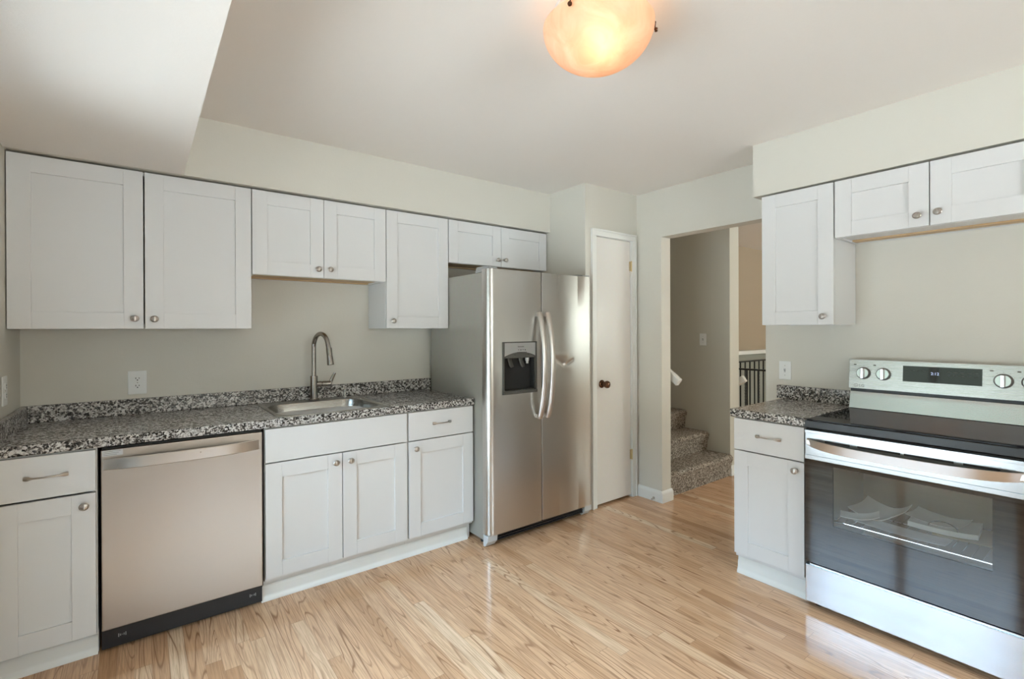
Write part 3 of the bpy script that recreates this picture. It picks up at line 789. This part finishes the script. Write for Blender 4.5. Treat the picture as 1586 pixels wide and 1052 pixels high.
dsp = obj('display', pan(BM(), .240, .540, 1.078, 1.158), m_disp, rg)
text('clock_digits', '2:12', .019, m_digit, rg, (.352, yk(1.12)-.0022, 1.118))
b = BM()
for r in range(2):
    for k in range(5): pan(b, .415+k*.024, .430+k*.024, 1.118+r*.016, 1.121+r*.016, .0012, .0016)
obj('display_print', b, m_bezel, rg)
b = BM()
for k in range(3): pan(b, .275+k*.022, .289+k*.022, 1.134, 1.137, .0012, .0016)
obj('display_print', b, m_bezel, rg)
for kx in (.067, .157, .611, .701):
    kz = 1.108; org = (kx, yk(kz), kz)
    b = BM(); lathe(b, [(0, 0), (.0335, 0), (.0335, .004), (.030, .007), (.030, .011), (0, .011)], org, (0, -1, .09), 32); kr = obj('knob', b, m_print, bp)
    b = BM(); lathe(b, [(0, .010), (.0285, .010), (.0285, .016), (.0265, .019), (0, .019)], org, (0, -1, .09), 32); obj('knob_face', b, m_steel_b, kr)
    b = BM(); bx(b, kx-.0075, kx+.0075, yk(kz)-.034, yk(kz)-.018, kz-.027, kz+.029, .0022); obj('grip', b, m_steel_b, kr)
for kx in (.067, .157, .611, .701):
    b = BM()
    for a in range(-2, 3):
        q = a*.55; pan(b, kx+math.sin(q)*.040-.0008, kx+math.sin(q)*.040+.0008, 1.108+math.cos(q)*.040-.0015, 1.108+math.cos(q)*.040+.0015, 0, .0004)
    pan(b, kx-.046, kx-.034, 1.150, 1.156, 0, .0004)
    obj('knob_markings', b, m_print, bp)
text('brand_lettering', 'LG', .020, m_print, bp, (.048, yk(1.04)-.0008, 1.033))
b = BM(); ring = []
for i in range(24):
    a = 2*PI*i/24; ring.append(a)
for i in range(24):
    a0, a1 = 2*PI*i/24, 2*PI*(i+1)/24
    q = [b.verts.new((.034+r*math.cos(a), yk(1.04)-.0008, 1.040+r*math.sin(a))) for r, a in ((.0095, a0), (.0095, a1), (.0080, a1), (.0080, a0))]; b.faces.new(q)
pan(b, .0325, .034, 1.0365, 1.044, 0, .0007); pan(b, .034, .038, 1.0365, 1.038, 0, .0007)
obj('brand_emblem', b, m_print, bp)
# oven door
ZD_T, ZG, ZB_ = .864, .724, .228
od = obj('oven_door', (lambda b: (bx(b, .001, RW-.001, .0, .040, ZG, ZD_T, .003), b)[1])(BM()), m_band, rg)
b = BM(); bx(b, .004, RW-.004, .008, .042, ZD_T-.001, ZD_T+.006); obj('top_gap', b, m_void, rg)
b = BM()
for x0, x1 in ((.088, .190), (.218, .374), (.386, .545), (.573, .676)): bx(b, x0, x1, -.0008, .002, .814, .8225)
obj('vent_slots', b, m_void, od)
b = BM(); bx(b, .001, RW-.001, -.0035, .0, ZD_T-.014, ZD_T, .0012); bx(b, .001, RW-.001, -.003, 0, ZG, ZG+.020, .0012); obj('raised_bead', b, m_band, od)
# black glass with window cut out
b = BM(); wx0, wx1, wz0, wz1 = .205, RW-.100, .428, .706
wx0, wx1 = .120, RW-.103
bx(b, .001, wx0, .0, .006, ZB_, ZG-.001); bx(b, wx1, RW-.001, .0, .006, ZB_, ZG-.001); bx(b, wx0, wx1, .0, .006, ZB_, wz0); bx(b, wx0, wx1, .0, .006, wz1, ZG-.001)
obj('black_glass', b, m_ovenblk, od)
obj('oven_window', bx(BM(), wx0, wx1, .0002, .0058, wz0, wz1), m_ovenwin, od)
b = BM(); bx(b, .003, wx0-.01, .007, .040, ZB_, ZG-.002); bx(b, wx1+.01, RW-.003, .007, .040, ZB_, ZG-.002); bx(b, wx0-.01, wx1+.01, .007, .040, ZB_, wz0-.012); bx(b, wx0-.01, wx1+.01, .007, .040, wz1+.008, ZG-.002)
obj('inner_frame', b, m_dark, od)
pts = []; rs = []
for i in range(41):
    s = -1+2*i/40; pts.append((RW/2+s*(RW/2-.016), -.006-.052*(1-abs(s)**5), .805-.012*(1-abs(s)**2.5))); rs.append((.0185-.006*abs(s)**8, .009))
b = BM(); prev = None
for i in range(41):
    s = -1+2*i/40; px = RW/2+s*(RW/2-.012); o_ = -.004-.050*(1-abs(s)**6); zc_ = .806-.014*(1-abs(s)**2.5); hh = .021-.004*abs(s)**8
    sec = [(o_-.001, hh*.93), (o_+.002, hh), (o_+.012, hh*.9), (o_+.016, 0), (o_+.014, -hh*.8), (o_+.009, -hh), (o_+.006, -hh*.97)]
    ring = [b.verts.new((px, y, zc_+z)) for y, z in sec]
    if prev:
        for j in range(7): b.faces.new([prev[j], prev[(j+1) % 7], ring[(j+1) % 7], ring[j]])
    else: b.faces.new(ring)
    prev = ring
b.faces.new(prev)
for s in (-1, 1): bx(b, RW/2+s*(RW/2-.020)-.010, RW/2+s*(RW/2-.020)+.010, -.012, .0, .793, .817, .002)
obj('handle', b, m_handle, od)
# storage drawer
b = BM(); bx(b, .001, RW-.001, .000, .040, .034, .214, .004); bx(b, .02, RW-.02, .006, .036, .214, .220); sd = obj('storage_drawer', b, m_drawer, rg)
for x, y in ((.035, .075), (RW-.035, .075), (.035, D-.07), (RW-.035, D-.07)):
    b = BM(); lathe(b, [(0, 0), (.017, 0), (.017, .012), (.007, .014), (.007, .036), (0, .036)], (x, y, 0), (0, 0, 1), 16); obj('foot', b, m_rubber, rg)
# papers and manuals lying on the oven rack
def w_of(lx, ly, z): return (RX+ly, RY-lx, z)
def sheet(name, label, lx, ly, z, w, h, rot, mat, curl=.0, th=.002, tilt=0., cat='paper', group=None):
    b = BM(); nx, ny = 10, 6; V = {}
    for i in range(nx+1):
        for j in range(ny+1):
            u, v = i/nx-.5, j/ny-.5
            zz = curl*((abs(u)*2)**2)*(1 if u > 0 else .4) + curl*.5*max(0, v)**2*4 + tilt*u*w
            for k in (0, 1): V[i, j, k] = b.verts.new((u*w, v*h, zz+k*th))
    for i in range(nx):
        for j in range(ny):
            b.faces.new([V[i, j, 0], V[i, j+1, 0], V[i+1, j+1, 0], V[i+1, j, 0]]); b.faces.new([V[i, j, 1], V[i+1, j, 1], V[i+1, j+1, 1], V[i, j+1, 1]])
    for i in range(nx):
        b.faces.new([V[i, 0, 0], V[i+1, 0, 0], V[i+1, 0, 1], V[i, 0, 1]]); b.faces.new([V[i, ny, 0], V[i, ny, 1], V[i+1, ny, 1], V[i+1, ny, 0]])
    for j in range(ny):
        b.faces.new([V[0, j, 0], V[0, j, 1], V[0, j+1, 1], V[0, j+1, 0]]); b.faces.new([V[nx, j, 0], V[nx, j+1, 0], V[nx, j+1, 1], V[nx, j, 1]])
    o = obj(name, b, mat); o.location = w_of(lx, ly, z); o.rotation_euler = (0, 0, -PI/2+math.radians(rot)); return tag(o, label, cat, group)
m_bag = simple('plastic_bag', (.72, .74, .74), .25)
m_buff = simple('buff_card', (.56, .47, .30), .6)
sheet('buff_card', 'buff cardboard sheet at the right end of the oven rack', .515, .34, .4395, .20, .22, 8, m_buff, .0, .003, 0, 'cardboard')
sheet('paper_manual', 'white manual fanned open at the left of the oven rack', .225, .27, .4460, .19, .18, -10, m_paper, .050, .004, -.08, 'manual')
sheet('loose_sheet', 'pale wrapped sheet lying along the front of the oven rack', .34, .135, .4420, .34, .09, -6, m_bag, .010, .002, .0, 'paper')
sheet('paper_manual', 'thick pale manual lying at the back right of the oven rack', .455, .32, .4450, .235, .17, 4, m_paper, .010, .022, .0, 'manual')
sheet('folded_leaflet', 'folded white leaflet leaning at the front left of the oven rack', .185, .135, .4560, .15, .06, 18, m_paper, .020, .003, .10, 'paper')
sheet('loose_sheet', 'white sheet curling up on top of the thick manual', .43, .33, .4690, .20, .13, -9, m_paper, .022, .002, -.05, 'paper')
b = BM(); pts = []
for i in range(20):
    a = PI*i/19; pts.append((.05*math.cos(a), .0, .034+.03*math.sin(a)))
tube(b, pts, .0018, 6); o = obj('cable_loop', b, m_rubber); o.location = w_of(.47, .215, .443); o.rotation_euler = (0, 0, -PI/2); tag(o, 'thin dark cable loop on the papers in the oven', 'cable')

# ------------------------------------------------------------------ ceiling lamp
LX, LY, LZ = 1.703, -2.133, 2.383
lp = thing('ceiling_lamp', 'alabaster glass dome ceiling lamp glowing warm with small bronze pins', 'lamp', (LX, LY, ZC))
prof = []; n = 22; Rl = .187; Hl = .144
for i in range(n+1):
    a = PI/2*i/n; prof.append((Rl*math.sin(a)**1.08 if i else 0, -Hl*math.cos(a)**.98 if i < n else 0))
outer = [(r, LZ-ZC+h) for r, h in prof]
inner = [(max(0, r-.004), LZ-ZC+h+.004) for r, h in reversed(prof)]; inner[-1] = (0, inner[-1][1]); inner[0] = (Rl-.004, LZ-ZC)
b = BM(); lathe(b, outer+inner, n=64); obj('glass_dome', b, m_alab, lp, ang=70)
b = BM(); lathe(b, [(0, 0), (.150, 0), (.150, -.012), (.05, -.020), (.05, -.03), (0, -.03)], n=48); obj('ceiling_pan', b, m_trim, lp)
for k, a in enumerate((-38, 81, 202)):
    # pin arms at 120 degrees, one toward the right, one toward the left front
    aa = math.radians(a-6); cx_, cy_ = math.cos(aa), math.sin(aa)
    b = BM(); tube(b, [(cx_*.12, cy_*.12, -.010), (cx_*(Rl+.004), cy_*(Rl+.004), LZ-ZC+.004), (cx_*(Rl+.001), cy_*(Rl+.001), LZ-ZC-.022)], .0022, 8)
    lathe(b, [(0, 0), (.006, 0), (.0075, .004), (.006, .009), (0, .010)], (cx_*(Rl+.001), cy_*(Rl+.001), LZ-ZC-.022), (cx_, cy_, 0), 16); obj('pin', b, m_bronze, lp)
b = BM()
for s in (-1, 1):
    lathe(b, [(0, 0), (.013, 0), (.013, .03), (.022, .045), (.028, .065), (.024, .085), (.012, .095), (0, .097)], (s*.015, 0, -.035), (s*.75, 0, -.55), 18)
m_bulb = NT('bulb'); _e = m_bulb.n('Emission', {0: (1, .72, .42, 1), 1: .8}); m_bulb.t.links.new(_e.outputs[0], m_bulb.out.inputs[0]); m_bulb = m_bulb.m
obj('bulb', b, m_bulb, lp)
ld = bpy.data.lights.new('lamp_light', 'POINT'); ld.energy = .85; ld.color = (1, .74, .52); ld.shadow_soft_size = .03
lo = bpy.data.objects.new('lamp_light', ld); lo.location = (LX-.045, LY-.05, LZ-.075); COL.objects.link(lo)

# ------------------------------------------------------------------ stairs and hall
st_ = thing('staircase', 'carpeted staircase with speckled brown and grey pile behind the doorway', 'stairs', (4.28, -.92, 0))
def step_bm(x0, x1, yf, yb, z0, z1):
    b = BM(); P = [(yf+.024, z0)]; r = .034
    P.append((yf+.012, z1-.09))
    for i in range(9):
        a = PI/2*i/8; P.append((yf+r-r*math.cos(a)-.004, z1-r+r*math.sin(a)))
    P.append((yb, z1)); P.append((yb, z0)); prism(b, [(y, z) for y, z in P], 0, x0, x1); return b
for k in range(7):
    yf = -.955+.235*k; z1 = .195+.178*k; x0 = XR+.1165-4.28; x1 = 4.7685-4.28
    if z1 > 1.5: break
    yb = min(yf+.30, 1.17) if k < 6 else 1.17
    obj('step', step_bm(x0, x1, yf+.92, yb+.92, 0 if k == 0 else z1-.178-.001+.0, z1), m_carpet, st_)
def rail(name, label, p0, p1, w=.042, h=.066, cat='handrail'):
    p0, p1 = Vector(p0), Vector(p1); L = (p1-p0).length
    b = BM(); bx(b, -w/2, w/2, 0, L, -h/2, h/2, .010, 3)
    o = obj(name, b, m_trim); d = (p1-p0).normalized()
    o.location = p0; o.rotation_euler = d.to_track_quat('Y', 'Z').to_euler(); return tag(o, label, cat)
rail('handrail', 'white wooden handrail end at the left of the carpeted stairs', (3.862, -1.005, .925), (3.862, .55, 1.925+.12))
rail('handrail', 'small white handrail end beyond the stair wall in front of black railing', (4.995, -.955, .885), (4.995, -.30, .45))
# black iron guard railings beyond
def guard(label, p0, p1, z0, z1, n, twist=3):
    p0, p1 = Vector(p0), Vector(p1); g = thing('iron_railing', label, 'railing', ((p0.x+p1.x)/2, (p0.y+p1.y)/2, 0))
    o = Vector(g.location); d = p1-p0
    b = BM()
    a, c = p0-o, p1-o
    ax = abs(d.x) > abs(d.y)
    def bar(z, t_): 
        if ax: bx(b, min(a.x, c.x), max(a.x, c.x), a.y-t_, a.y+t_, z-.008, z+.008, .001)
        else: bx(b, a.x-t_, a.x+t_, min(a.y, c.y), max(a.y, c.y), z-.008, z+.008, .001)
    bar(z1, .016); bar(z0+.08, .010); obj('rail_frame', b, m_iron, g)
    for i in range(n+1):
        q = a + (c-a)*(i/n); b = BM(); s = .0065
        if i % n == 0: s = .014; bx(b, q.x-s, q.x+s, q.y-s, q.y+s, z0, z1+.006)
        elif i % twist == 1:
            zz = z0+.08; rings = []
            for k in range(41):
                z = zz+(z1-zz)*k/40; an = k*.9 if 8 < k < 32 else (8 if k <= 8 else 32)*.9
                rings.append([b.verts.new((q.x+s*1.25*math.cos(an+PI/2*m), q.y+s*1.25*math.sin(an+PI/2*m), z)) for m in range(4)])
            for A, B in zip(rings, rings[1:]):
                for m in range(4): b.faces.new([A[m], A[(m+1) % 4], B[(m+1) % 4], B[m]])
        else: bx(b, q.x-s, q.x+s, q.y-s, q.y+s, z0+.08, z1)
        obj('baluster', b, m_iron, g)
    return g
guard('black iron railing standing farther back along the half wall', (5.62, -.22, 0), (8.2, -.22, 0), 0, .945, 22)
guard('nearer black iron railing running away beside the stairwell', (5.30, -1.5, 0), (5.30, -.14, 0), 0, .945, 12)
# door stop on the baseboard
b = BM(); lathe(b, [(0, 0), (.010, 0), (.010, .003), (.005, .006), (.0045, .034), (.0075, .036), (.0075, .044), (0, .045)], n=16, axis=(-1, -.3, 0))
o = obj('door_stop', b, m_nickel); o.location = (XR-.017, -.905, .026); tag(o, 'small metal door stop on the white baseboard by the doorway', 'door stop')
